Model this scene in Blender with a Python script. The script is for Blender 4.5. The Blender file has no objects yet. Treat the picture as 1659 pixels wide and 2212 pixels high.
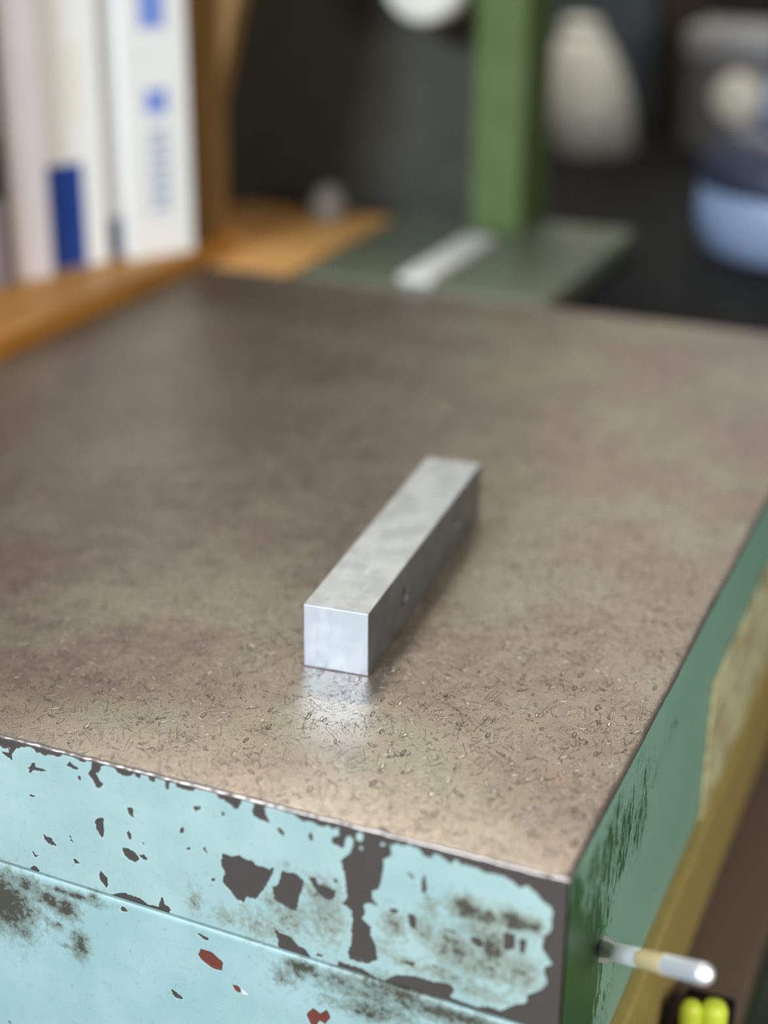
import bpy, bmesh, math, random
import numpy as np
from mathutils import Vector, Matrix
C = bpy.context.scene.collection
SC = bpy.context.scene
MM = 0.001

# ------------------------------------------------------------------ camera, world, light, exposure
cam_d = bpy.data.cameras.new('camera')
cam = bpy.data.objects.new('camera', cam_d); C.objects.link(cam)
YAW, PITCH, ROLL = -0.39566, 0.40574, 0.01153
f_ = Vector((math.sin(YAW)*math.cos(PITCH), math.cos(YAW)*math.cos(PITCH), -math.sin(PITCH)))
r_ = Vector((math.cos(YAW), -math.sin(YAW), 0)); u_ = r_.cross(f_)
r2_ = r_*math.cos(ROLL) + u_*math.sin(ROLL); u2_ = -r_*math.sin(ROLL) + u_*math.cos(ROLL)
M = Matrix((r2_, u2_, -f_)).transposed().to_4x4()
M.translation = Vector((62.41, -241.26, 180.47))*MM
cam.matrix_world = M
cam_d.sensor_fit = 'HORIZONTAL'; cam_d.sensor_width = 36.0
cam_d.lens = 3429.6/1659*36
cam_d.clip_start = 0.01; cam_d.clip_end = 50
cam_d.dof.use_dof = True; cam_d.dof.focus_distance = 0.350
cam_d.dof.aperture_fstop = cam_d.lens/10.5
SC.camera = cam

w = bpy.data.worlds.new('world'); SC.world = w; w.use_nodes = True
bg = w.node_tree.nodes['Background']
bg.inputs[0].default_value = (0.97, 0.97, 0.95, 1); bg.inputs[1].default_value = 0.20

def area(name, loc, target, sx, sy, power, col):
    l = bpy.data.lights.new(name, 'AREA'); l.shape = 'RECTANGLE'; l.size = sx; l.size_y = sy
    l.energy = power; l.color = col
    o = bpy.data.objects.new(name, l); C.objects.link(o); o.location = loc
    o.rotation_euler = (Vector(target)-Vector(loc)).to_track_quat('-Z', 'Y').to_euler()
    return o
area('ceiling_lamp', (-0.42, 0.74, 0.95), (-0.08, 0.10, 0), 0.20, 0.11, 5.2, (1.0, 0.95, 0.86))
area('fill_far', (-0.36, 1.30, 0.66), (-0.10, 0.25, 0), 0.80, 0.40, 4.0, (1.0, 0.95, 0.84))  # added fill light, out of view: lifts the far plate, stand and board
area('fill_right', (0.56, -0.36, 0.32), (-0.02, 0.12, 0), 0.30, 0.26, 5.4, (1.0, 0.95, 0.86))  # added unseen fill light to brighten the green side and the books
area('window_daylight', (-0.42, -1.40, 0.80), (-0.07, 0.05, 0), 0.46, 0.40, 38.0, (0.74, 0.87, 1.0))
SC.view_settings.view_transform = 'Standard'; SC.view_settings.look = 'None'
SC.view_settings.gamma = 1.0; SC.view_settings.use_curve_mapping = False
SC.view_settings.exposure = 0.0

# ------------------------------------------------------------------ helpers
def lin(c): return tuple(((v/255)/12.92 if v/255 <= .04045 else ((v/255+.055)/1.055)**2.4) for v in c)+(1.0,)

class NT:
    """tiny node graph builder"""
    def __init__(s, name):
        s.m = bpy.data.materials.new(name); s.m.use_nodes = True
        s.t = s.m.node_tree; s.t.nodes.clear()
        s.out = s.t.nodes.new('ShaderNodeOutputMaterial')
        s.b = s.t.nodes.new('ShaderNodeBsdfPrincipled')
        s.t.links.new(s.b.outputs[0], s.out.inputs[0])
    def put(s, sock, v):
        if v is None: return
        if isinstance(v, bpy.types.NodeSocket): s.t.links.new(v, sock)
        else: sock.default_value = v
    def coord(s, scale=1000.0, rot=0.0, sc=(1, 1, 1), loc=(0, 0, 0)):
        if not hasattr(s, 'tc'):
            s.tc = s.t.nodes.new('ShaderNodeTexCoord')
        mp = s.t.nodes.new('ShaderNodeMapping'); mp.vector_type = 'POINT'
        s.t.links.new(s.tc.outputs['Object'], mp.inputs[0])
        mp.inputs['Scale'].default_value = (scale, scale, scale)
        mp.inputs['Location'].default_value = loc
        o = mp.outputs[0]
        if rot or tuple(sc) != (1, 1, 1):
            m2 = s.t.nodes.new('ShaderNodeMapping'); m2.inputs['Rotation'].default_value = (0, 0, rot)
            s.t.links.new(o, m2.inputs[0])
            m3 = s.t.nodes.new('ShaderNodeMapping'); m3.inputs['Scale'].default_value = sc
            s.t.links.new(m2.outputs[0], m3.inputs[0]); o = m3.outputs[0]
        return o
    def noise(s, vec, scale, detail=4, rough=.55, dist=0.0):
        n = s.t.nodes.new('ShaderNodeTexNoise'); s.t.links.new(vec, n.inputs['Vector'])
        n.inputs['Scale'].default_value = scale; n.inputs['Detail'].default_value = detail
        n.inputs['Roughness'].default_value = rough; n.inputs['Distortion'].default_value = dist
        return n
    def math(s, op, a, b=None, c=None, clamp=False):
        n = s.t.nodes.new('ShaderNodeMath'); n.operation = op; n.use_clamp = clamp
        for i, v in enumerate((a, b, c)):
            if v is not None: s.put(n.inputs[i], v)
        return n.outputs[0]
    def vmath(s, op, a, b):
        n = s.t.nodes.new('ShaderNodeVectorMath'); n.operation = op
        s.put(n.inputs[0], a)
        if op == 'SCALE': s.put(n.inputs['Scale'], b)
        else: s.put(n.inputs[1], b)
        return n.outputs[0]
    def step(s, v, a, b, lo=0.0, hi=1.0):
        n = s.t.nodes.new('ShaderNodeMapRange'); n.interpolation_type = 'SMOOTHSTEP'
        s.put(n.inputs[0], v); n.inputs[1].default_value = a; n.inputs[2].default_value = b
        n.inputs[3].default_value = lo; n.inputs[4].default_value = hi
        return n.outputs[0]
    def mix(s, f, a, b, mode='MIX'):
        n = s.t.nodes.new('ShaderNodeMix'); n.data_type = 'RGBA'; n.blend_type = mode
        s.put(n.inputs[0], f); s.put(n.inputs[6], a); s.put(n.inputs[7], b)
        return n.outputs[2]
    def attr(s, name):
        n = s.t.nodes.new('ShaderNodeAttribute'); n.attribute_name = name; return n.outputs['Fac']
    def bump(s, h, dist, strength=1.0, normal=None):
        n = s.t.nodes.new('ShaderNodeBump'); n.inputs['Strength'].default_value = strength
        n.inputs['Distance'].default_value = dist; s.put(n.inputs['Height'], h)
        if normal is not None: s.t.links.new(normal, n.inputs['Normal'])
        return n.outputs[0]
    def set(s, **k):
        for a, v in k.items(): s.put(s.b.inputs[a.replace('_', ' ')], v)
        return s.m

def plain(name, col, rough=.5, metal=0.0, var=.12, scale=60.0, **k):
    g = NT(name); c = lin(col)
    n = g.noise(g.coord(1.0), scale, 5)
    d = tuple(v*(1-var) for v in c[:3])+(1,); e = tuple(min(1, v*(1+var)) for v in c[:3])+(1,)
    return g.set(Base_Color=g.mix(n.outputs[0], d, e), Roughness=g.step(n.outputs[0], .2, .8, rough*.85, min(1, rough*1.15)),
                 Metallic=metal, **k)

def link(name, me, mat, parent=None, loc=None):
    o = bpy.data.objects.new(name, me); C.objects.link(o)
    if mat is not None: me.materials.append(mat)
    if parent is not None: o.parent = parent
    if loc is not None: o.location = loc
    return o
def obj(name, bm, mat, parent=None, loc=None, smooth=False):
    me = bpy.data.meshes.new(name); bmesh.ops.recalc_face_normals(bm, faces=bm.faces[:])
    bm.to_mesh(me); bm.free()
    if smooth: me.polygons.foreach_set('use_smooth', [True]*len(me.polygons))
    return link(name, me, mat, parent, loc)
def tag(o, label, cat, group=None):
    o['label'] = label; o['category'] = cat
    if group: o['group'] = group
    return o
def thing(name, label, cat, loc=(0, 0, 0), rz=0.0, group=None):
    o = bpy.data.objects.new(name, None); C.objects.link(o); o.location = loc; o.rotation_euler = (0, 0, rz)
    o.empty_display_size = .01
    return tag(o, label, cat, group)
def box(x0, x1, y0, y1, z0, z1, bev=0.0, seg=2, bm=None):
    """axis box in millimetres"""
    b = bmesh.new()
    bmesh.ops.create_cube(b, size=1.0)
    bmesh.ops.scale(b, vec=((x1-x0)*MM, (y1-y0)*MM, (z1-z0)*MM), verts=b.verts[:])
    bmesh.ops.translate(b, vec=((x0+x1)/2*MM, (y0+y1)/2*MM, (z0+z1)/2*MM), verts=b.verts[:])
    if bev: bmesh.ops.bevel(b, geom=b.edges[:], offset=bev*MM, segments=seg, profile=.5, affect='EDGES')
    if bm is not None:
        me = bpy.data.meshes.new('tmp'); b.to_mesh(me); b.free(); bm.from_mesh(me); bpy.data.meshes.remove(me); return bm
    return b
def lathe(profile, n=32, bm=None, mat=None):
    """profile: (radius, z) mm, spun about z"""
    b = bmesh.new() if bm is None else bm; rings = []
    for r, z in profile:
        rings.append([b.verts.new((r*math.cos(2*math.pi*i/n)*MM, r*math.sin(2*math.pi*i/n)*MM, z*MM)) for i in range(n)])
    for a, c in zip(rings, rings[1:]):
        for i in range(n): b.faces.new((a[i], a[(i+1) % n], c[(i+1) % n], c[i]))
    b.faces.new(list(reversed(rings[0]))); b.faces.new(rings[-1])
    if mat is not None: bmesh.ops.transform(b, matrix=mat, verts=[v for r in rings for v in r])
    return b
def prism(pts, y0, y1, bev=0.0):
    """outline (x,z) mm extruded along y"""
    b = bmesh.new(); A = [b.verts.new((x*MM, y0*MM, z*MM)) for x, z in pts]; B = [b.verts.new((x*MM, y1*MM, z*MM)) for x, z in pts]
    n = len(pts); b.faces.new(A); b.faces.new(list(reversed(B)))
    for i in range(n): b.faces.new((A[i], B[i], B[(i+1) % n], A[(i+1) % n]))
    if bev: bmesh.ops.bevel(b, geom=b.edges[:], offset=bev*MM, segments=2, profile=.5, affect='EDGES')
    return b
def rot_to(d):
    return Vector((0, 0, 1)).rotation_difference(Vector(d).normalized()).to_matrix().to_4x4()

# ------------------------------------------------------------------ paint wear laid out on the table's own faces (x, z in mm)
EDGE_BARE=[(-127.81,-1.19),(-126.66,-1.79),(-124.87,-2.08),(-125.55,-2.84),(-126.01,-4.43),(-127.51,-4.22),(-127.7,-4.56),(-125.98,-5.61),(-125.23,-5.72),(-124.93,-4.16),(-123.86,-2.56),(-121.82,-1.61),(-119.69,-1.22),(-118.87,-2.04),(-116.52,-2.48),(-114.69,-1.87),(-112.63,-1.93),(-111.67,-0.96),(-109.91,-0.95),(-107.62,-1.53),(-106.47,-1.67),(-105.51,-0.56),(-104.51,-0.74),(-104.81,-2.84),(-105.64,-4.21),(-104.73,-5.73),(-103.96,-7.14),(-103.09,-7.2),(-102.13,-5.92),(-103.22,-4.9),(-103.57,-3.68),(-102.49,-2.67),(-102.58,-1.97),(-101.2,-0.76),(-99.48,-0.75),(-98.42,-2.06),(-96.74,-2.49),(-95.29,-2.11),(-94.39,-1.3),(-93.33,-2.46),(-92.4,-1.07),(-90.99,-0.99),(-90.49,-2.01),(-89.37,-2.14),(-89.16,-0.8),(-87.88,-0.47),(-86.81,-1.33),(-86.76,-3.03),(-86.07,-3.13),(-85.83,-1.22),(-84.57,-1.03),(-84.07,-2.04),(-82.68,-1.95),(-81.58,-1.95),(-82.13,-2.11),(-80.2,-1.88),(-79.89,-1.09),(-78.25,-1.08),(-76.6,-0.93),(-74.96,-0.63),(-74.6,-1.95),(-72.85,-2.19),(-71.26,-3.32),(-70.19,-3.59),(-69.22,-2.48),(-69.04,-1.03),(-67.43,-0.74),(-66.11,-1.22),(-66.54,-2.61),(-66.32,-4.24),(-64.86,-4.69),(-62.73,-4.67),(-63.49,-2.9),(-63.85,-1.17),(-62.12,-0.71),(-59.76,-1.19),(-57.41,-1.24),(-55.33,-2.35),(-53.25,-1.91),(-51.19,-2.6),(-49.64,-1.89),(-48.61,-2.44),(-47.33,-1.53),(-47.08,-3.4),(-48.88,-4.6),(-48.62,-5.79),(-46.31,-6.39),(-45.8,-3.87),(-44.78,-2.76),(-44.14,-3.96),(-44.52,-6.58),(-46.82,-9.49),(-46.05,-12.38),(-45.79,-15.15),(-45.39,-18.19),(-46.3,-19.48),(-47.21,-19.47),(-44.48,-20.81),(-44.35,-20.97),(-44.58,-29.54),(-45.37,-31.57),(-44.97,-33.23),(-41.81,-33.4),(-42.59,-32.67),(-41.38,-33.3),(-38.71,-31.57),(-39.04,-27.97),(-40.25,-25.68),(-40.11,-23.63),(-41.15,-22.96),(-42.34,-22),(-41.46,-20.74),(-41.77,-18.85),(-40.6,-17.68),(-38.55,-18.2),(-39.88,-16.64),(-40.04,-14.73),(-38.74,-14.02),(-38.03,-11.87),(-37.51,-6.59),(-35.82,-4.83),(-36.27,-2.76),(-34.72,-1.84),(-33.58,-2.3),(-32.46,-1.52),(-30.2,-1.81),(-29.05,-3.2),(-27.64,-3.43),(-26.84,-1.95),(-25.16,-2.4),(-23.74,-3.39),(-22.39,-2.22),(-20.99,-3.06),(-18.53,-2.65),(-16.86,-3.41),(-14.69,-3.24),(-12.26,-3.14),(-9.49,-4.79),(-7.92,-3.86),(-5.99,-5.14),(-4.84,-6.65),(-2.95,-7.31),(-2.6,-8.76),(-2.89,-13.24),(-4.16,-14.58),(-4.28,-17.48),(-3.4,-18.79),(-1.97,-20.25),(-3.76,-22.13),(-2.79,-25.04),(-3.26,-26.5),(-6.67,-29.62),(-6.85,-31.66),(-9.02,-32.74),(-12.27,-35.36),(-14.55,-34.96),(-16.78,-36.07),(-19.93,-35.8),(-22.82,-35.43),(-21.73,-33.37),(-23.2,-32.19),(-26.36,-32.91),(-30.44,-32.74),(-34.53,-33.93),(-37.47,-36.44),(-39.87,-35.7),(-41.97,-34.68),(-44.39,-34.79),(-44.97,-34.73),(-47.36,-34.61),(-47.89,-37.04)]
CHIPS=[[(-121.4,-6.81),(-120.28,-6.08),(-120.21,-5.32),(-119.14,-5.05),(-119.23,-6.11),(-117.13,-6.01),(-116.13,-6.49),(-118.1,-6.85),(-119.76,-6.98),(-120.28,-7.71),(-120.88,-7.72),(-120.81,-6.96)],
[(-111.3,-3.63),(-110.18,-2.47),(-108.08,-3.68),(-108.7,-4.13),(-110.13,-3.77)],
[(-107.63,-5.9),(-107.79,-6.36),(-108.1,-6.61),(-108.38,-6.51),(-108.47,-6.12),(-108.31,-5.66),(-108,-5.41),(-107.72,-5.51)],
[(-121.56,-13.43),(-120.36,-13.56),(-119.57,-13.2),(-120.26,-14.14),(-121.16,-13.98)],
[(-96.5,-10.13),(-95.06,-10.03),(-95.06,-12.53),(-96.31,-11.69)],
[(-104.89,-16.12),(-104.23,-15.04),(-102.59,-14.66),(-102.88,-18.87),(-103.09,-19.83),(-103.93,-19.16),(-104.7,-17.57)],
[(-97.03,-16.48),(-96.43,-16.02),(-95.9,-16.91),(-95.92,-18.11),(-96.43,-18.5),(-96.95,-17.51)],
[(-118.77,-23.01),(-118.17,-23.15),(-117.76,-23.65),(-116.54,-23.61),(-115.88,-24.81),(-115.17,-25.38),(-115.79,-25.55),(-117.3,-25.36),(-118.16,-24.68)],
[(-111.67,-21.33),(-111.26,-21.82),(-110.91,-23.1),(-111.51,-23.11),(-111.59,-22.22)],
[(-122.19,-28.62),(-121.58,-28.75),(-121.23,-29.9),(-120.51,-28.76),(-120.59,-29.72),(-121.4,-30.11)],
[(-111.44,-27.85),(-110.79,-27.36),(-109.52,-28.38),(-110.6,-28.69)],
[(-98.34,-21.05),(-97.3,-20.75),(-95.29,-21.23),(-94.07,-22.69),(-95.45,-23.84),(-96.89,-23.65),(-98.15,-22.65)],
[(-94.17,-21.81),(-92.98,-21.17),(-92.17,-22.29),(-93.49,-22.67)],
[(-82.83,-12.23),(-83.01,-12.86),(-83.38,-13.2),(-83.73,-13.06),(-83.86,-12.52),(-83.68,-11.89),(-83.31,-11.55),(-82.96,-11.69)],
[(-81.37,-16.42),(-81.54,-16.74),(-81.95,-16.97),(-82.35,-16.97),(-82.5,-16.75),(-82.32,-16.42),(-81.92,-16.2),(-81.52,-16.2)],
[(-92.85,-18.38),(-92.94,-18.77),(-93.14,-18.97),(-93.32,-18.87),(-93.37,-18.53),(-93.28,-18.14),(-93.08,-17.94),(-92.9,-18.04)],
[(-123.46,-34),(-121.91,-32.29),(-120.59,-33.16),(-120.82,-35.76),(-123.06,-36.42)],
[(-80.66,-6.29),(-80.08,-5.56),(-78.68,-5.18),(-78.57,-5.72),(-79.84,-6.64)],
[(-73.15,-5.54),(-73.26,-6.01),(-73.52,-6.27),(-73.77,-6.15),(-73.86,-5.73),(-73.74,-5.25),(-73.48,-5),(-73.24,-5.12)],
[(-61.02,-5.61),(-60.09,-5.35),(-59.32,-6.55),(-59.73,-7.23),(-60.64,-6.49)],
[(-54.06,-5.35),(-53.4,-4.33),(-52.89,-6.15),(-53.68,-6.65)],
[(-81.36,-16.38),(-81.54,-16.7),(-81.95,-16.93),(-82.35,-16.93),(-82.5,-16.7),(-82.32,-16.38),(-81.91,-16.15),(-81.52,-16.15)],
[(-78.82,-15.65),(-78.09,-14.71),(-77.46,-16.44),(-78.14,-16.05)],
[(-75.76,-22.54),(-75.93,-22.95),(-76.32,-23.21),(-76.69,-23.17),(-76.84,-22.86),(-76.67,-22.45),(-76.28,-22.18),(-75.91,-22.22)],
[(-73.97,-15.44),(-71.64,-15.65),(-69.97,-14.73),(-68.35,-15.43),(-66.72,-15.25),(-66.2,-16.11),(-64.03,-16.06),(-62.96,-16.33),(-62.27,-15.4),(-61.88,-15.87),(-63.01,-18.82),(-63.86,-20.54),(-65.27,-23.03),(-66.4,-24.7),(-68.33,-24.69),(-69.2,-26.45),(-71.12,-25.98),(-72.19,-24.51),(-73.54,-23.43),(-74.18,-21.83),(-73.44,-20.43),(-74.34,-18.33)],
[(-60.27,-15.69),(-59.2,-15.81),(-57.33,-15.41),(-55.09,-16.77),(-55.78,-19.59),(-56.34,-21.8),(-57.05,-25.11),(-59.06,-24.54),(-60.67,-24),(-62.02,-23.52),(-62.37,-20.68),(-60.86,-19.06)],
[(-54.15,-15.63),(-52.57,-15.01),(-52.05,-16.73),(-50.22,-16.62),(-47.87,-17.21),(-48.39,-19.1),(-49.97,-20.01),(-51.28,-19.4),(-52.85,-17.84)],
[(-48.25,-13.88),(-47.6,-14.55),(-47.86,-15.49),(-48.38,-14.92)],
[(-103.39,-34.97),(-98.93,-32.85),(-94.53,-33.07),(-92.83,-34.1),(-90.19,-33.91),(-89.67,-32.21),(-89.01,-30.63),(-88.67,-32.52),(-87.13,-33.59),(-87.65,-35.29),(-87.7,-36.39),(-91.77,-36.25),(-95.31,-36.41),(-99.13,-36.02)],
[(-87.07,-35.27),(-85.04,-35.26),(-83.94,-36.46),(-87.41,-36.46)],
[(-83.89,-35.21),(-81.33,-35.19),(-81.39,-36.59),(-83.65,-36.37)],
[(-104.84,-29.96),(-104.3,-28.73),(-102.89,-29.85),(-102.6,-32.09),(-103.26,-33.06),(-103.92,-31.86),(-104.77,-31.18)],
[(-131.43,-36.83),(-129.3,-34.45),(-127.79,-35.13),(-125.99,-36.03),(-128.37,-37.85),(-131.67,-39.14)],
[(-77.75,-35.36),(-75.9,-35.08),(-75.07,-35.74),(-72.26,-35.93),(-70.31,-36.54),(-77.66,-36.71)],
[(-62.42,-30.41),(-61.08,-31.64),(-58.36,-31.83),(-56.75,-33.43),(-54.86,-34.03),(-53.26,-36.23),(-51.92,-37.76),(-57.07,-37.32),(-61.16,-36.66),(-61.39,-33.7)],
[(-52.44,-34.15),(-50.56,-34),(-51.37,-35.01),(-52.44,-34.76)],
[(-32.48,-8.15),(-32.06,-7.87),(-30.75,-9.39),(-31.47,-9.28)],
[(-29.48,-9.33),(-28.83,-6.92),(-28.31,-10.9),(-28.85,-12.18),(-29.43,-11.55)],
[(-18.78,-19.21),(-16.84,-18.92),(-15.94,-20.58),(-17.02,-21.57),(-18.74,-20.5)],
[(-12.24,-16.18),(-9.8,-15.73),(-9.64,-19.2),(-12.05,-20.62)],
[(-8.93,-16.73),(-7.32,-16.22),(-7.69,-19.86),(-8.79,-19.89)],
[(-33.71,-30.11),(-30.51,-29.24),(-30.77,-30.5),(-32.53,-30.57)],
[(-27.04,-28.61),(-25.3,-28.87),(-25.58,-29.46)],
[(-32.17,-17.87),(-30.45,-17.67),(-30.37,-21.24),(-31.82,-21.04)],
[(-25.84,-19.16),(-21.88,-18.9),(-22.43,-19.55)],
[(-36.51,-18.06),(-34.2,-17.36),(-34.47,-18.58),(-35.63,-18.78)]]
ISLES=[[(-41.89,-2.36),(-42.14,-3.21),(-42.75,-3.71),(-43.36,-3.56),(-43.61,-2.84),(-43.36,-1.99),(-42.76,-1.5),(-42.15,-1.65)],
[(-42.03,-5.03),(-42.15,-5.46),(-42.43,-5.7),(-42.72,-5.62),(-42.84,-5.26),(-42.72,-4.84),(-42.44,-4.59),(-42.15,-4.67)],
[(-37.07,-2.82),(-37.25,-3.23),(-37.69,-3.51),(-38.14,-3.48),(-38.33,-3.18),(-38.15,-2.77),(-37.7,-2.5),(-37.26,-2.52)]]
LOW_CHIPS=[[(-80.82,-37.4),(-79.4,-37.57),(-77.43,-38.34),(-78.88,-38.8)],
[(-88.01,-54.85),(-84.69,-56.48),(-86.36,-57.37),(-87.48,-56.13)],
[(-100.12,-37.57),(-98.84,-36.09),(-97.72,-37.15),(-98.34,-37.59)],
[(-133.18,-78.51),(-132.22,-80.59),(-132.91,-80.83)]]
RED_CHIPS=[[(-79.84,-41.59),(-77.26,-41.54),(-74.48,-43.45),(-74.84,-45.76),(-77.14,-45.88),(-79.67,-44.51),(-80.48,-43.21)],
[(-72.37,-48.72),(-70.94,-48.55),(-70.39,-49.32),(-70.56,-50.26),(-71.55,-50.18)],
[(-54.75,-50.59),(-53.08,-48.3),(-51.72,-49.23),(-51.45,-50.7),(-52.29,-52.62),(-53.67,-53.1)],
[(-51.58,-49.5),(-49.8,-47.64),(-49.13,-49.58),(-50.37,-51.73),(-51.46,-51.33)]]
BARE_CHIPS=[[(-70.38,-48.84),(-68.14,-50.14),(-69.85,-50.4)]]
GRIME=[(-130.3,-44.54,6.36,6.75,1.0),(-127.8,-48.34,4.14,4.4,0.7),(-125.56,-51.57,1.6,2.38,0.7),(-118.27,-40.25,3.41,1.97,0.9),(-114.33,-41.29,2.77,2.62,0.95),(-117.28,-47.02,2.18,1.33,0.6),(-111.05,-50.57,1.86,3.0,0.85),(-114.58,-52.02,1.57,0.84,0.55),(-112.76,-37.01,6.99,0.9,0.8),(-106.34,-36.33,1.51,1.93,0.6),(-124.29,-37.91,3.75,1.97,0.8),(-81.09,-29.91,1.42,3.4,0.5),(-73.79,-31.01,2.52,1.54,0.45),(-62.29,-23.6,2.43,1.79,0.5),(-59.18,-14.5,1.6,1.16,0.4),(-50.75,-18.95,3.93,3.79,0.55),(-66.56,-31.1,3.58,3.66,0.45),(-62.43,-31.01,2.18,2.43,0.5),(-58.29,-27.03,4.3,3.9,0.5),(-50.25,-24.54,4.21,5.92,0.5),(-55.45,-38.46,3.53,1.38,0.9),(-52.74,-39.1,1.62,0.91,0.8),(-59.88,-42.38,2.2,2.48,0.5),(-56.29,-40.57,1.37,1.24,0.6),(-46.29,-39.69,4.52,3.36,0.6),(-50.86,-41.22,2.16,1.53,0.5),(-40.68,-45.11,3.97,1.84,0.8),(-39.66,-39.89,3.93,3.03,0.65),(-46.29,-44.89,5.35,1.85,0.45),(-74.11,-32.24,2.53,1.84,0.35),(-20.11,-12.88,3.05,2.22,0.95),(-15.92,-13.82,2.75,1.89,0.85),(-10.48,-12.77,3.26,1.87,1.0),(-6.94,-12.93,2.42,1.87,0.85),(-35.3,-21.47,2.62,2.96,0.6),(-27.64,-15.19,1.7,2.89,0.5),(-22.32,-23.27,4.24,3.59,0.75),(-14.27,-20.69,2.77,3.85,0.85),(-15.46,-25.97,6.95,2.6,0.6),(-8.58,-24.36,4.11,4.19,0.6),(-28.37,-20.94,3.43,2.93,0.55),(-36.97,-27.98,2.35,2.68,0.4),(-32.54,-29.9,3.5,1.34,0.5),(-23.83,-30.39,7.12,1.99,0.5),(-16.63,-32.32,7.02,1.99,0.45),(-35.37,-37.62,8.83,2.4,0.75),(-26.48,-39.74,8.68,2.05,0.8),(-17.8,-39.47,7.1,1.68,0.8),(-38.29,-43.8,7.47,2.09,0.7),(-15.8,-16.98,6.88,3.83,0.5)]

def sdf(P, poly):
    """signed distance in mm, negative inside"""
    A = np.array(poly, float); B = np.roll(A, -1, 0)
    d = np.full(len(P), 1e9); inside = np.zeros(len(P), bool)
    lo = A.min(0)-4; hi = A.max(0)+4
    idx = np.where(((P > lo) & (P < hi)).all(1))[0]
    Q = P[idx]; dd = np.full(len(Q), 1e9); ins = np.zeros(len(Q), bool)
    for a, b in zip(A, B):
        e = b-a; L = (e*e).sum()+1e-12; w_ = Q-a
        t = np.clip((w_ @ e)/L, 0, 1); v = w_-t[:, None]*e
        dd = np.minimum(dd, np.sqrt((v*v).sum(1)))
        c = ((a[1] > Q[:, 1]) != (b[1] > Q[:, 1]))
        with np.errstate(divide='ignore', invalid='ignore'):
            xi = (b[0]-a[0])*(Q[:, 1]-a[1])/(b[1]-a[1])+a[0]
        ins ^= c & (Q[:, 0] < xi)
    d[idx] = np.where(ins, -dd, dd)
    return np.minimum(d, 4.0)

def sheet(name, us, vs, place, mat, parent, attrs, normal, depth=2.0, disp=None):
    """a thick sheet with a fine front grid; place(U,V)->(N,3) mm; attrs: name -> values"""
    nu, nv = len(us), len(vs)
    U, V = np.meshgrid(us, vs); U = U.ravel(); V = V.ravel()
    P = place(U, V)
    n = np.array(normal, float)
    if disp is not None: P = P+disp[:, None]*n
    idx = np.arange(nu*nv).reshape(nv, nu)
    q = np.stack([idx[:-1, :-1], idx[:-1, 1:], idx[1:, 1:], idx[1:, :-1]], -1).reshape(-1, 4)
    rim = np.concatenate([idx[0, :], idx[1:, -1], idx[-1, -2::-1], idx[-2:0:-1, 0]])
    back = P[rim]-n*depth
    nb = len(rim); off = nu*nv
    side = [(rim[i], rim[(i+1) % nb], off+(i+1) % nb, off+i) for i in range(nb)]
    faces = q.tolist()+[tuple(map(int, f)) for f in side]+[tuple(range(off, off+nb))]
    me = bpy.data.meshes.new(name)
    me.from_pydata((np.vstack([P, back])*MM).tolist(), [], faces)
    bm = bmesh.new(); bm.from_mesh(me); bmesh.ops.recalc_face_normals(bm, faces=bm.faces[:]); bm.to_mesh(me); bm.free()
    sm = np.zeros(len(faces), bool); sm[:len(q)] = True
    me.polygons.foreach_set('use_smooth', sm)
    for k, v in attrs.items():
        a = me.attributes.new(k, 'FLOAT', 'POINT')
        a.data.foreach_set('value', np.concatenate([v, v[rim]]).astype(np.float32))
    return link(name, me, mat, parent)

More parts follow.
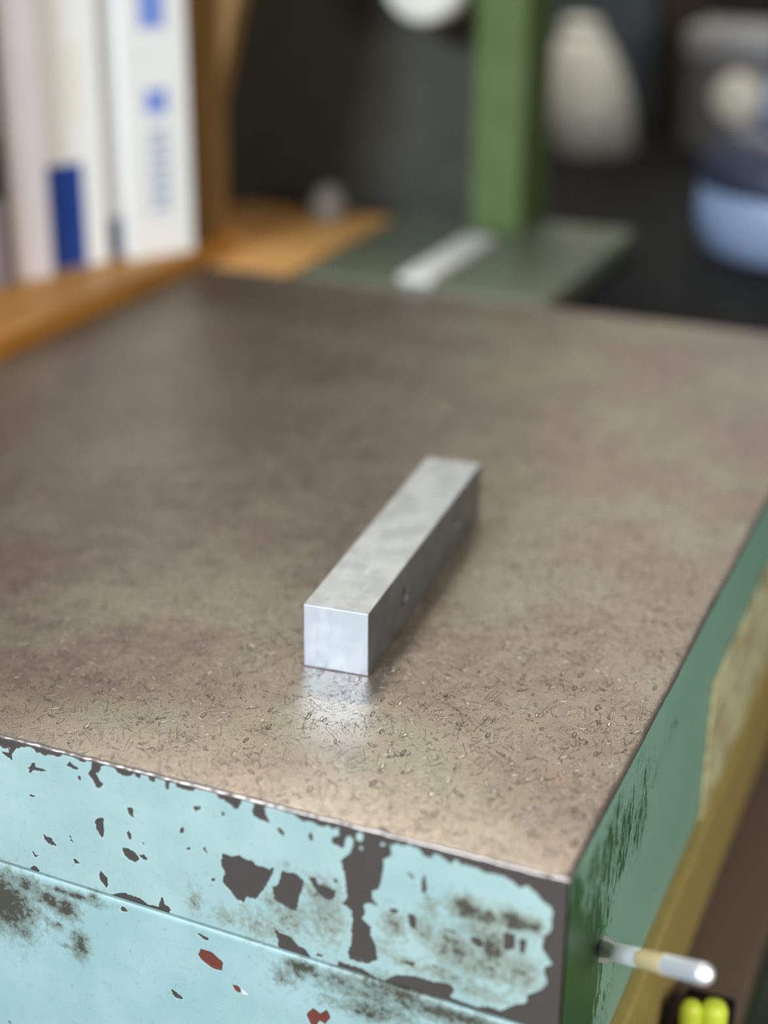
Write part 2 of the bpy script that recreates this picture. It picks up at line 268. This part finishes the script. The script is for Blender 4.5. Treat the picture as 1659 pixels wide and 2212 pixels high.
# ------------------------------------------------------------------ materials
def steel_top():
    g = NT('worn_steel_top')
    c0 = g.coord()
    big = g.noise(c0, .022, 4, .55)
    mid = g.noise(g.coord(loc=(31, 7, 0)), .16, 6, .65)
    fine = g.noise(c0, 2.6, 3, .6)
    wob = g.vmath('SCALE', g.vmath('SUBTRACT', g.noise(c0, .09, 2).outputs['Color'], (.5, .5, .5)), .8)
    H = None; marks = None
    rng = random.Random(4)
    def nick(th, ln, wd, cell, keep, depth, seed):
        nonlocal H, marks
        p = g.vmath('ADD', g.coord(loc=(seed*3.7, seed*1.9, 0)), wob)
        m2 = g.t.nodes.new('ShaderNodeMapping'); m2.inputs['Rotation'].default_value = (0, 0, th); g.t.links.new(p, m2.inputs[0])
        m3 = g.t.nodes.new('ShaderNodeMapping'); m3.inputs['Scale'].default_value = (1/ln, 1/wd, 0); g.t.links.new(m2.outputs[0], m3.inputs[0])
        v = g.t.nodes.new('ShaderNodeTexVoronoi'); v.voronoi_dimensions = '2D'; v.inputs['Scale'].default_value = cell; v.inputs['Randomness'].default_value = .75
        g.t.links.new(m3.outputs[0], v.inputs['Vector'])
        sep = g.t.nodes.new('ShaderNodeSeparateColor'); g.t.links.new(v.outputs['Color'], sep.inputs[0])
        on = g.math('LESS_THAN', sep.outputs[0], keep)
        sz = g.math('MULTIPLY_ADD', sep.outputs[1], .17, .09)
        k = g.math('SUBTRACT', 1.0, g.math('DIVIDE', v.outputs['Distance'], sz), clamp=True)
        k = g.math('MULTIPLY', g.step(k, 0.0, .45), on)
        h = g.math('MULTIPLY', k, -depth)
        H = h if H is None else g.math('ADD', H, h)
        sg = g.math('MULTIPLY', k, g.math('MULTIPLY_ADD', sep.outputs[2], 2.0, -.85))
        marks = sg if marks is None else g.math('ADD', marks, sg)
    i = 40
    for th in (.5, 1.5, 2.3):                                    # a few larger gouges
        nick(th, 6.6, 2.2, 1.0, .13, 1.8, i); i += 1
    for th in (.15, .75, 1.25, 1.9, 2.45, 2.9):                  # short dents
        nick(th+rng.uniform(-.15, .15), 4.6, 1.25, 1.0, .13, 1.2, i); i += 1
    for th in (.05, .5, .95, 1.4, 1.7, 2.2, 2.7):                # fine scratches
        nick(th+rng.uniform(-.2, .2), 13.0, .50, 1.0, .20, .5, i); i += 1
    for th in (.3, 1.1, 2.0, 2.6):
        nick(th, 2.0, .62, 1.0, .24, .6, i); i += 1
    patch = g.step(g.noise(g.coord(loc=(11, 3, 0)), .05, 3).outputs[0], .36, .60)       # where the dents crowd together
    H = g.math('MULTIPLY', H, g.math('MULTIPLY_ADD', patch, .75, .35))
    H = g.math('ADD', H, g.math('MULTIPLY', fine.outputs[0], .20))
    col = g.mix(g.step(mid.outputs[0], .30, .72), lin((112, 98, 86)), lin((136, 122, 107)))
    col = g.mix(g.step(big.outputs[0], .42, .66), col, lin((136, 129, 110)))
    rust = g.noise(g.coord(loc=(5, 90, 0)), .055, 5, .6)
    col = g.mix(g.step(rust.outputs[0], .60, .76, 0, .40), col, lin((150, 118, 94)))
    col = g.mix(g.math('MULTIPLY', marks, .55, clamp=True), col, lin((222, 210, 194)))
    col = g.mix(g.math('MULTIPLY', marks, -.32, clamp=True), col, lin((84, 72, 60)))
    sp = g.t.nodes.new('ShaderNodeSeparateXYZ'); g.t.links.new(c0, sp.inputs[0])
    worn = g.math('MULTIPLY', g.step(g.math('ADD', sp.outputs[1], g.math('MULTIPLY', mid.outputs[0], 14.0)), 30, 4), .42)   # paler towards the front edge
    col = g.mix(worn, col, lin((196, 180, 164)))
    left_shade = g.step(g.math('ADD', sp.outputs[0], g.math('MULTIPLY', g.math('SUBTRACT', big.outputs[0], .5), 160.0)), -70, -215)
    col = g.mix(g.math('MULTIPLY', left_shade, .55), col, lin((92, 78, 64)))                 # shade towards the bookcase side, painted into the colour
    rough = g.step(mid.outputs[0], .3, .7, .29, .38)
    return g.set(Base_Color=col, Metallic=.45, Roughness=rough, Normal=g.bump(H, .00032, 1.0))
MAT_STEEL = steel_top()

def painted(name, c_paint, c_paint2, c_bare, c_grime, red=None):
    g = NT(name); c0 = g.coord()
    rag = g.noise(c0, 1.0, 6, .7).outputs[0]
    d = g.math('ADD', g.attr('bare'), g.math('MULTIPLY', g.math('SUBTRACT', rag, .5), 1.5))
    bare = g.step(d, .07, -.07)
    rim = g.math('MULTIPLY', g.step(d, .40, .05), g.math('SUBTRACT', 1.0, bare))
    blot = g.noise(c0, .06, 4).outputs[0]
    col = g.mix(g.step(blot, .35, .68), c_paint, c_paint2)
    spk = g.noise(c0, 1.3, 5, .7).outputs[0]
    col = g.mix(g.step(spk, .60, .74, 0, .22), col, lin((150, 165, 140)))
    scr = g.noise(g.coord(sc=(.08, 1, 1.6)), 1.0, 4, .6).outputs[0]
    col = g.mix(g.step(scr, .60, .72, 0, .18), col, lin((128, 148, 138)))
    gr = g.attr('grime')
    n1 = g.noise(g.coord(loc=(3, 3, 9)), .62, 7, .76).outputs[0]
    soft = g.step(g.math('ADD', gr, g.math('MULTIPLY', g.math('SUBTRACT', n1, .5), 1.7)), .06, .55)
    hard = g.step(g.math('ADD', gr, g.math('MULTIPLY', g.math('SUBTRACT', n1, .5), 2.2)), .56, .82)
    col = g.mix(g.math('MULTIPLY', soft, .58), col, c_grime)
    col = g.mix(g.math('MULTIPLY', hard, .9), col, lin((68, 62, 48)))
    col = g.mix(g.math('MULTIPLY', rim, .25), col, lin((205, 222, 205)))
    bn = g.noise(c0, 1.6, 4, .6).outputs[0]
    cb = g.mix(bn, tuple(v*.80 for v in c_bare[:3])+(1,), tuple(v*1.2 for v in c_bare[:3])+(1,))
    col = g.mix(bare, col, cb)
    if red:
        rd = g.math('ADD', g.attr('red'), g.math('MULTIPLY', g.math('SUBTRACT', rag, .5), .5))
        rm = g.step(rd, .06, -.06)
        col = g.mix(rm, col, g.mix(bn, lin((96, 48, 38)), lin((124, 66, 54))))
        sv = g.step(g.attr('silver'), .08, -.08)
        col = g.mix(sv, col, lin((215, 215, 215)))
        bare = g.math('MAXIMUM', bare, rm)
    h = g.math('ADD', g.math('MULTIPLY', bare, -1.0), g.math('MULTIPLY', g.noise(c0, .9, 4).outputs[0], .16))
    h = g.math('ADD', h, g.math('MULTIPLY', hard, .35))
    rough = g.math('ADD', .38, g.math('MULTIPLY', bare, .14))
    return g.set(Base_Color=col, Roughness=rough, Normal=g.bump(h, .00014, .8))
BARE = lin((74, 68, 63))
MAT_FRONT = painted('chipped_turquoise_paint', lin((154, 182, 180)), lin((166, 190, 186)), BARE, lin((118, 110, 82)))
MAT_LOWER = painted('turquoise_paint_lower', lin((150, 180, 179)), lin((160, 188, 187)), BARE, lin((96, 92, 66)), red=True)

def side_paint():
    g = NT('worn_green_paint'); c0 = g.coord()
    st = g.noise(g.coord(sc=(1, .9, .30)), .55, 6, .68).outputs[0]
    ft = g.noise(g.coord(sc=(1, 1.6, .35), loc=(2, 8, 1)), 1.4, 5, .7).outputs[0]
    m = g.math('ADD', g.attr('dark'), g.math('MULTIPLY', g.math('SUBTRACT', st, .5), 1.9))
    k = g.step(m, .44, .58)
    k2 = g.step(g.math('ADD', g.attr('dark'), g.math('MULTIPLY', g.math('SUBTRACT', ft, .5), 2.6)), .5, .62)
    k = g.math('MAXIMUM', k, g.math('MULTIPLY', k2, .6))
    light = g.mix(g.noise(c0, .05, 3).outputs[0], lin((122, 164, 146)), lin((138, 180, 164)))
    dark = g.mix(ft, lin((46, 80, 50)), lin((70, 102, 64)))
    col = g.mix(k, light, dark)
    fl = g.step(g.noise(g.coord(sc=(1, 2.2, .35), loc=(7, 1, 4)), 1.0, 5, .75).outputs[0], .66, .70)
    col = g.mix(g.math('MULTIPLY', g.math('MULTIPLY', fl, k), .8), col, lin((128, 150, 112)))
    e = g.step(g.math('ADD', g.attr('bare'), g.math('MULTIPLY', g.math('SUBTRACT', ft, .5), 1.6)), .1, -.1)
    col = g.mix(e, col, BARE)
    return g.set(Base_Color=col, Roughness=.42, Normal=g.bump(g.math('ADD', g.math('MULTIPLY', k, -.6), g.math('MULTIPLY', e, -1.0)), .0001, .7))
MAT_SIDE = side_paint()
MAT_CORE = plain('bare_brown_iron', (70, 64, 60), .55, .3)
MAT_LIP = plain('bright_worn_edge', (160, 148, 140), .36, .75, .25, 900)

def alu(name, ca, cb_, r0=.44):
    g = NT(name)
    # saw and mill marks cross the bar; the cut end face carries its own fine lines
    n = g.noise(g.coord(sc=(.15, 1, .6)), 2.4, 5, .7).outputs[0]
    n2 = g.noise(g.coord(sc=(1, .2, .25), loc=(4, 4, 4)), .45, 4, .6).outputs[0]
    p = g.noise(g.coord(), .12, 3).outputs[0]
    col = g.mix(g.step(p, .35, .65), lin(ca), lin(cb_))
    col = g.mix(g.step(n2, .52, .74, 0, .35), col, lin((200, 205, 222)))
    return g.set(Base_Color=col, Metallic=1.0, Roughness=g.step(n, .3, .7, r0, r0+.12), Normal=g.bump(n, .00003, .6))
MAT_ALU = alu('mill_finish_aluminium', (158, 162, 164), (174, 178, 180)); MAT_CUT_LIT = alu('lit_cut_aluminium', (214, 221, 233), (228, 234, 245), .37)  # cut end also coloured paler and bluer to carry its brightness; other faces greyer
MAT_CHROME = plain('shiny_steel', (236, 236, 238), .38, .55, .05)
MAT_TINT = plain('cream_tint', (214, 190, 140), .35)

def wood(name, a, b, ax):
    g = NT(name)
    sc = [1, 1, 1]; sc[ax] = .08
    n = g.noise(g.coord(sc=tuple(sc)), .22, 6, .6, .6).outputs[0]
    return g.set(Base_Color=g.mix(g.step(n, .3, .7), lin(a), lin(b)), Roughness=.5, Normal=g.bump(n, .0002, .3))
MAT_WOOD = wood('orange_pine', (166, 108, 40), (196, 138, 58), 1)
MAT_WOODD = wood('brown_pine', (118, 86, 46), (146, 112, 66), 2)
MAT_WOODT = wood('tan_plywood', (190, 136, 72), (216, 162, 94), 0)
MAT_GREEN = plain('machine_green_enamel', (82, 100, 54), .34)
MAT_GREEN2 = plain('worn_green_bed', (92, 98, 78), .38, .1)
MAT_DKGREEN = plain('dark_green_enamel', (42, 62, 44), .4)
MAT_BLACK = plain('black_rubber', (24, 24, 24), .9, Specular_IOR_Level=.12)
MAT_PANEL = plain('dark_olive_steel', (68, 67, 58), .40, .2)
MAT_SLATE = plain('slate_blue_paint', (84, 94, 100), .5)
MAT_WALL = plain('dark_workshop_wall', (46, 45, 44), .9)
MAT_WHITE = plain('white_plastic', (230, 230, 218), .4)
MAT_GREY = plain('grey_paint', (140, 138, 136), .5)
MAT_CREAM = plain('cream_plastic', (206, 198, 180), .4)
MAT_BLUE = plain('light_blue_plastic', (134, 150, 178), .4)
MAT_NAVY = plain('navy_plastic', (44, 48, 64), .45)
MAT_YELLOW = plain('ochre_yellow_paint', (160, 142, 84), .5, 0, .15, 200)
MAT_BROWN = plain('brown_primer', (100, 86, 74), .6)
MAT_LIME = plain('lime_plastic', (206, 224, 70), .4)
def cream_plate():
    g = NT('mottled_cream_paint')
    n = g.noise(g.coord(sc=(1, .5, 1)), .14, 5, .6).outputs[0]
    return g.set(Base_Color=g.mix(g.step(n, .35, .65), lin((176, 160, 124)), lin((214, 218, 176))), Roughness=.5)
MAT_PLATE = cream_plate()

# ------------------------------------------------------------------ setting
o = obj('floor', box(-3000, 3000, -2500, 2200, -910, -880), plain('concrete_floor', (70, 68, 64), .8)); o['kind'] = 'structure'
o = obj('wall_back', box(-3000, 3000, 1400, 1460, -880, 1900), MAT_WALL); o['kind'] = 'structure'

# ------------------------------------------------------------------ the worn steel table with chipped turquoise sides
SEAM = lambda x: -35.9-.028*(x+61.0)
W0, D0 = -288.0, 373.0
tb = thing('machine_table', 'worn brown steel topped machine table with chipped turquoise front and green side', 'table', (0, 0, -.122))
tb.location = (0, 0, 0)
def top_plate():
    rnd = random.Random(2); b = bmesh.new()
    base = []
    def run(p, q, n):
        for i in range(n):
            t = i/n; base.append((p[0]+(q[0]-p[0])*t, p[1]+(q[1]-p[1])*t))
    run((W0, -.2), (.2, -.2), 420); run((.2, -.2), (.2, D0), 260); run((.2, D0), (W0, D0), 20); run((W0, D0), (W0, -.2), 20)
    cx, cy = (W0+.2)/2, (D0-.2)/2
    rings = []
    s = [0.0]*4
    N = len(base)
    jit = []
    a = 0.0
    for i in range(N):
        a = a*.72+rnd.uniform(-.17, .17); jit.append(a)
    for ins, z, ja, jz in ((0.1, -1.0, .2, 0), (-.05, -.80, .8, .3), (.08, -.34, .9, .5), (.60, -.05, .8, .2), (1.3, 0.0, .5, 0)):
        ring = []
        for i, (x, y) in enumerate(base):
            k = ins+jit[i]*ja
            dx = k if x <= W0+.01 else (-k if x >= .19 else 0)
            dy = k if y <= -.19 else (-k if y >= D0-.01 else 0)
            ring.append(b.verts.new(((x+dx)*MM, (y+dy)*MM, (z+jit[(i*7) % N]*jz)*MM)))
        rings.append(ring)
    for k, (r0, r1) in enumerate(zip(rings, rings[1:])):
        for i in range(N):
            f = b.faces.new((r0[i], r0[(i+1) % N], r1[(i+1) % N], r1[i])); f.smooth = True
            f.material_index = 1 if k < 3 else 0
    b.faces.new(rings[-1]); b.faces.new(list(reversed(rings[0])))
    return b
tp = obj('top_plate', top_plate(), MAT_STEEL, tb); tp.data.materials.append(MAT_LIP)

us = np.concatenate([np.arange(W0, -140, 3.0), np.arange(-140, .001, .36)]); us[-1] = 0.0
vs = np.linspace(0, 1, 98)
def place_front(U, V): 
    z0 = -.95; return np.stack([U, np.zeros_like(U), z0+(SEAM(U)+.35-z0)*V], 1)
U, V = np.meshgrid(us, vs); U = U.ravel(); V = V.ravel(); P3 = place_front(U, V); P2 = P3[:, [0, 2]]
edge = [(-150, 3)]+[(-150, -3.2), (-140, -2.4), (-133, -3.4)]+EDGE_BARE[0:]+[(-45.6, -40), (5, -43), (5, 3)]
d = sdf(P2, edge)
for x in np.arange(-287, -132, 9.0):                                  # unseen run to the left: the same broken edge, plainer
    d = np.minimum(d, sdf(P2, [(x, 3), (x+10, 3), (x+10, -2.4), (x+7, -3.3), (x+4, -2.2), (x, -2.9)]))
for p in CHIPS: d = np.minimum(d, sdf(P2, p))
for p in ISLES: d = np.maximum(d, -sdf(P2, p))
def grime(P):
    g = np.zeros(len(P))
    for x, z, sx, sz, a in GRIME:
        sx *= .95; sz *= .95
        g = np.maximum(g, a*np.exp(-.5*(((P[:, 0]-x)/sx)**2+((P[:, 1]-z)/sz)**2)))
    return g
sheet('front_apron', us, vs, place_front, MAT_FRONT, tb, {'bare': d, 'grime': grime(P2)}, (0, -1, 0), 2.0,
      disp=-.10*np.clip((-d)/.3, 0, 1))

us2 = np.concatenate([np.arange(W0, -140, 3.0), np.arange(-140, .001, .45)]); us2[-1] = 0.0
vs2 = np.concatenate([np.linspace(0, .03, 9), np.linspace(.03, .70, 110)[1:], [.8, .9, 1.0]])
def place_low(U, V):
    z = (SEAM(U)-.15)+(-110+36)*V
    dz = (SEAM(U)-.15)-z
    y = -.40+.40*np.clip(1-dz/1.1, 0, 1)**2
    return np.stack([U, y, z], 1)
U, V = np.meshgrid(us2, vs2); P3 = place_low(U.ravel(), V.ravel()); P2 = P3[:, [0, 2]]
d = np.full(len(P2), 4.0)
for p in LOW_CHIPS: d = np.minimum(d, sdf(P2, p))
dr = np.full(len(P2), 4.0)
for p in RED_CHIPS: dr = np.minimum(dr, sdf(P2, p))
ds = np.full(len(P2), 4.0)
for p in BARE_CHIPS: ds = np.minimum(ds, sdf(P2, p))
sheet('lower_panel', us2, vs2, place_low, MAT_LOWER, tb, {'bare': d, 'red': dr, 'silver': ds, 'grime': grime(P2)}, (0, -1, 0), 1.5,
      disp=-.12*np.clip((-np.minimum(d, dr))/.25, 0, 1))

ys = np.concatenate([np.arange(.5, 110, .55), np.arange(110, D0-.3, 4.0)]); zs = np.linspace(-.95, -72, 110)
def place_side(U, V): return np.stack([np.zeros_like(U), U, V], 1)
U, V = np.meshgrid(ys, zs); U = U.ravel(); V = V.ravel()
dk = np.zeros(len(U))
for y, z, sy, sz, a in ((4, -22, 9, 16, 1.0), (10, -30, 10, 14, .9), (18, -40, 14, 20, .9), (3, -50, 8, 20, 1.0), (12, -55, 9, 14, .8), (24, -20, 10, 9, .55),
                        (36, -8, 7, 4, .55), (45, -17, 12, 8, .55), (34, -28, 8, 12, .5), (62, -13, 12, 6, .42), (74, -20, 10, 5, .4), (26, -33, 8, 12, .6),
                        (55, -6, 10, 3, .35), (90, -16, 14, 7, .35), (40, -60, 10, 14, .4), (20, -48, 12, 20, .9), (31, -15, 9, 9, .62), (46, -21, 9, 9, .58), (60, -25, 9, 10, .52), (20, -10, 8, 5, .6)):
    dk = np.maximum(dk, a*np.exp(-.5*(((U-y)/sy)**2+((V-z)/sz)**2)))
bare = np.minimum(V*-1-1.6, U-1.1)
sheet('side_panel', ys, zs, place_side, MAT_SIDE, tb, {'dark': dk, 'bare': bare}, (1, 0, 0), 2.0)
obj('casing', box(W0+2, -2.2, 2.2, D0-2, -110, -1.1), MAT_CORE, tb)
obj('base_strip', box(-1.9, 3.4, -.4, D0-1, -108, -72.3, 1.0), MAT_YELLOW, tb)
obj('maker_plate', box(.1, 1.3, 137, 246, -72.2, -28, .5), MAT_PLATE, tb)['label'] = 'mottled cream plate on the green side'
obj('plinth', box(W0-6, 21.5, -6, D0+1, -124, -110.1, 1.5), MAT_BROWN, tb)
p0 = Vector((0, 32.3, -39.8)); p1 = Vector((28.0, -4.5, -9.7)); ax = p1-p0; L = ax.length
ps = obj('stud', lathe([(2.9, -1.5), (2.9, .6), (2.0, 1.2), (2.0, L-1.2), (1.4, L), (.6, L+.05)], 24, None, Matrix.Translation(p0*MM) @ rot_to(ax)), MAT_CHROME, tb, smooth=True)
obj('tint_sleeve', lathe([(2.0, L*.43), (2.12, L*.44), (2.12, L*.66), (2.0, L*.67)], 24, None, Matrix.Translation(p0*MM) @ rot_to(ax)), MAT_TINT, ps, smooth=True)  # added sleeve: its colour stands for the yellow tint across the stud

# ------------------------------------------------------------------ the aluminium bar
def bar():
    w_, l_, h_ = 16.0, 99.5, 16.1
    b = box(0, w_, 0, l_, 0, h_, .22, 2)
    me = bpy.data.meshes.new('aluminium_bar'); b.to_mesh(me); b.free()
    o = link('aluminium_bar', me, MAT_ALU)
    cut = bmesh.new()
    for y in (26.9, 73.2):
        lathe([(3.3, -.4), (2.55, .55), (2.5, 6), (2.5, 18), (3.3, 18.5)], 40, cut, Matrix.Translation((.0165, y*MM, 8.0*MM)) @ Matrix.Rotation(-math.pi/2, 4, 'Y'))
    bmesh.ops.recalc_face_normals(cut, faces=cut.faces[:])
    c = obj('cutter', cut, None)
    m = o.modifiers.new('holes', 'BOOLEAN'); m.operation = 'DIFFERENCE'; m.object = c; m.solver = 'EXACT'
    bpy.context.view_layer.update()
    me2 = bpy.data.meshes.new_from_object(o.evaluated_get(bpy.context.evaluated_depsgraph_get()))
    o.modifiers.clear(); o.data = me2; bpy.data.meshes.remove(me); bpy.data.objects.remove(c)
    me2.name = 'aluminium_bar'; me2.materials.append(MAT_CUT_LIT)
    for p in me2.polygons:
        if abs(p.normal.y) > .9 and p.area > 1e-4: p.material_index = 1
    o.location = (-81.08*MM, 54.44*MM, .05*MM); o.rotation_euler = (0, 0, .0840)
    return tag(o, 'square bright aluminium bar with two side holes lying on the worn steel top', 'metal bar')
bar()

# ------------------------------------------------------------------ what carries things behind and beside the table
def bench(name, label, x0, x1, y0, y1, top, thick, mat, legs):
    t = thing(name, label, 'bench', (0, 0, 0))
    obj('bench_top', box(x0, x1, y0, y1, top-thick, top, 2), mat, t)
    for lx in (x0+30, x1-30):
        for ly in (y0+30, y1-30):
            obj('leg', box(lx-20, lx+20, ly-20, ly+20, -880, top-thick, 2), legs, t)
    return t
bench('black_bench', 'black topped bench behind the steel table', -640, 420, 378, 1250, -12, 40, MAT_BLACK, MAT_DKGREEN)
bench('side_bench', 'dark bench under the wooden bookcase left of the steel table', -640, -296, -260, 376, -.6, 40, MAT_BLACK, MAT_DKGREEN)
cb = thing('green_cabinet', 'dark green cabinet carrying the steel table', 'cabinet')
obj('cabinet_body', box(-290, 150, -40, 372, -880, -124.2, 4), MAT_DKGREEN, cb)
obj('cabinet_rim', box(30, 150, -40, 372, -124.1, -118, 2), MAT_DKGREEN, cb)

# ------------------------------------------------------------------ bookcase, books
bc = thing('bookcase', 'orange wooden bookcase of white books at the left edge', 'bookcase', (0, 0, 0))
obj('bottom_board', box(-440, -283, 60, 406, -.5, 8, .8), MAT_WOOD, bc)
obj('end_panel', prism([(-440, 8), (-287, 8), (-287, 66), (-271, 122), (-266, 190), (-440, 190)], 393, 404, .8), MAT_WOODD, bc)
obj('back_board', box(-446, -440.2, 60, 406, -.5, 190, .5), MAT_WOODT, bc)
def book(label, x, y0, y1, h, depth, cover, prints=(), rz=0.0, lean=0.0):
    """spine faces +x; origin at the spine's near bottom corner"""
    t = thing('book', label, 'book', (x*MM, y0*MM, 8.1*MM), rz, 'books in the wooden bookcase')
    w_ = y1-y0
    b = box(-depth, 0, 0, 1.2, 0, h, .3); box(-depth, 0, w_-1.2, w_, 0, h, .3, bm=b); box(-1.4, 0, .6, w_-.6, 0, h, .4, bm=b)
    obj('cover', b, cover, t)
    obj('page_block', box(-depth+2, -1.5, 1.3, w_-1.3, 1.5, h-2), MAT_CREAM, t)
    for nm, pm, a, c, z0, z1 in prints:
        obj(nm, box(-.2, .12, a*w_, c*w_, z0, z1), pm, t)
    return t
MAT_BW = plain('white_cover', (244, 243, 238), .45, 0, .05); MAT_BP = plain('pinkish_white_cover', (214, 204, 202), .45, 0, .05)
MAT_BG = plain('pale_grey_cover', (190, 187, 184), .45, 0, .05); MAT_BM = plain('mauve_grey_cover', (130, 118, 120), .5, 0, .05)
MAT_PB = plain('royal_blue_print', (24, 66, 150), .4, 0, .05); MAT_PN = plain('navy_print', (28, 28, 72), .4, 0, .05)
MAT_PS = plain('sky_blue_print', (124, 150, 222), .4, 0, .05); MAT_PF = plain('faint_blue_print', (172, 184, 206), .4, 0, .05)
MAT_PK = plain('black_print', (40, 40, 46), .4, 0, .05); MAT_PY = plain('ivory_print', (238, 234, 214), .4, 0, .05)
RB = -.50
book('mauve grey book with a dark band at the left edge of the row', -331.5, 260.5, 282.5, 170, 90, MAT_BM, [('spine_band', MAT_PK, 0, 1, 36, 60)], RB)
book('narrow pinkish white book left of the book with a royal blue foot', -322.5, 287.0, 303.6, 168, 95, MAT_BP, (), RB)
book('white book with a tall royal blue block at the foot of its spine', -318.9, 307.9, 324.7, 172, 95, MAT_BW, [('spine_block', MAT_PB, .0, .97, .5, 44), ('spine_patch', MAT_PY, .7, 1, 60, 92)], RB)
book('narrow plain white book right of the book with a royal blue foot', -310.8, 322.8, 332.6, 166, 90, MAT_BW, (), RB)
book('narrow pale grey book with a small navy block at its foot', -309.1, 333.3, 342.1, 168, 80, MAT_BG, [('spine_block', MAT_PN, .05, .95, .5, 18)], RB)
prints = [('spine_mark', MAT_PS, .28, .66, 96, 125), ('spine_mark', MAT_PS, .32, .66, 61, 71)]
for k in range(7): prints.append(('spine_letter', MAT_PF, .36, .64, 20+5.2*k, 23.6+5.2*k))
book('wide white binder with sky blue marks, nearest the end of the bookcase', -299, 338.1, 369.5, 176, 48, MAT_BW, prints, RB)

# ------------------------------------------------------------------ behind the table
tag(obj('wooden_board', box(-330, -244, 379, 500, -11.9, -.7, 1), MAT_WOODT), 'tan wooden board lying beyond the far left corner of the steel top', 'board')
tag(obj('grey_lump', lathe([(8, 0), (9, 1), (9, 8), (7, 14), (4, 17), (1, 18)], 24), plain('dull_grey_putty', (112, 104, 94), .7), None, (-.271, .48, -.0006), True), 'small grey domed lump on the tan wooden board', 'lump')
st = thing('column_stand', 'green machine stand with a square column behind the steel top', 'machine')
obj('stand_base', box(-242, -124, 380, 524, -11.9, -.2, 2.5, 3), MAT_GREEN2, st)
obj('column', box(-198.5, -173, 488, 531, -.2, 260, 1.5), MAT_GREEN, st)
hd = obj('gauge_housing', lathe([(17, 0), (20, 2.5), (20, 40), (17, 43)], 32, None, Matrix.Translation((-.226, .508, .116)) @ Matrix.Rotation(math.radians(90), 4, 'X') @ Matrix.Translation((0, 0, -.02))), MAT_WHITE, st, smooth=True)
tag(obj('metal_strip', box(-7.5, 7.5, 0, 84, -.1, 4, .8), MAT_GREY, None, (-.1845, .381, -.0001)), 'pale flat strip lying on the green stand base', 'strip')
bpy.data.objects['metal_strip'].data.materials[0] = plain('pale_strip', (210, 210, 204), .45)
tag(obj('dark_panel', box(-470, -186, 532, 544, -12, 330, 2), MAT_PANEL), 'dark olive steel panel standing behind the bookcase and green column', 'panel')

# ------------------------------------------------------------------ right background, on the black bench
bt = thing('squeeze_bottle', 'white squeeze bottle on the black bench right of the green column', 'bottle', (-.219, .782, -.012))
lean = Matrix(((1, 0, -.16, 0), (0, 1, 0, 0), (0, 0, 1, 0), (0, 0, 0, 1)))
obj('bottle_body', lathe([(26, 0), (28, 2), (28.5, 24), (27, 38), (23.5, 53), (18.5, 66), (13, 74)], 36, None, lean), MAT_WHITE, bt, smooth=True)
obj('bottle_cap', lathe([(13.4, 73.5), (13.4, 79), (11, 82), (6, 83.5)], 28, None, lean), MAT_WHITE, bt, smooth=True)
tag(obj('slate_panel', box(-300, -212, 905, 917, -12, 320, 2), MAT_SLATE), 'slate blue upright panel behind the white squeeze bottle', 'panel')
gm = thing('grey_instrument', 'grey boxy instrument with a round cream knob on the black bench', 'instrument', (-.135, .80, -.012))
obj('instrument_body', box(-34, 30, 6, 60, 0, 60, 4), MAT_GREY if False else plain('dim_grey_paint', (92, 90, 88), .5), gm)
obj('top_lip', box(-34, 26, -2, 58, 60, 80, 5, 3), MAT_GREY, gm)
obj('dial_knob', lathe([(16, -2), (17, 4), (15, 9), (12, 10)], 32, None, Matrix.Translation((.004, .004, .037)) @ Matrix.Rotation(math.radians(90), 4, 'X')), MAT_CREAM, gm, smooth=True)
tag(obj('brown_box', box(-206, -176, 890, 912, -12, 130, 1.5), plain('dark_brown_card', (62, 54, 38), .8)), 'dark brown upright box far behind the grey instrument', 'box')
tu = thing('blue_tub', 'round light blue tub with navy lid on the black bench at right', 'tub', (-.050, .560, -.012))
obj('tub_body', lathe([(40, 0), (47, 3), (51, 16), (51, 32), (49, 35)], 48), MAT_BLUE, tu, smooth=True)
obj('lid', lathe([(50, 34), (52, 36), (50, 46), (38, 58), (36, 60)], 48), MAT_NAVY, tu, smooth=True)
obj('lid_handle', lathe([(20, 59), (24, 62), (26, 72), (22, 84), (10, 88)], 32), plain('pale_blue_grey_plastic', (120, 128, 150), .4), tu, smooth=True)

# ------------------------------------------------------------------ lower right corner
vb = thing('valve_block', 'black valve block with two lime caps beside the green table side', 'valve', (.0145, .092, -.1101))
obj('valve_body', box(-6.5, 6.5, -8, 10, 0, 10, 1), MAT_BLACK, vb)
for x, y, r in ((2.8, -3.0, 3.4), (-2.6, -5.2, 2.8)):
    obj('valve_cap', lathe([(r, 9.8), (r*1.05, 11), (r*1.05, 15), (r*.8, 17), (r*.3, 17.6)], 24, None, Matrix.Translation((x*MM, y*MM, 0))), MAT_LIME, vb, smooth=True)['label'] = 'lime yellow cap'
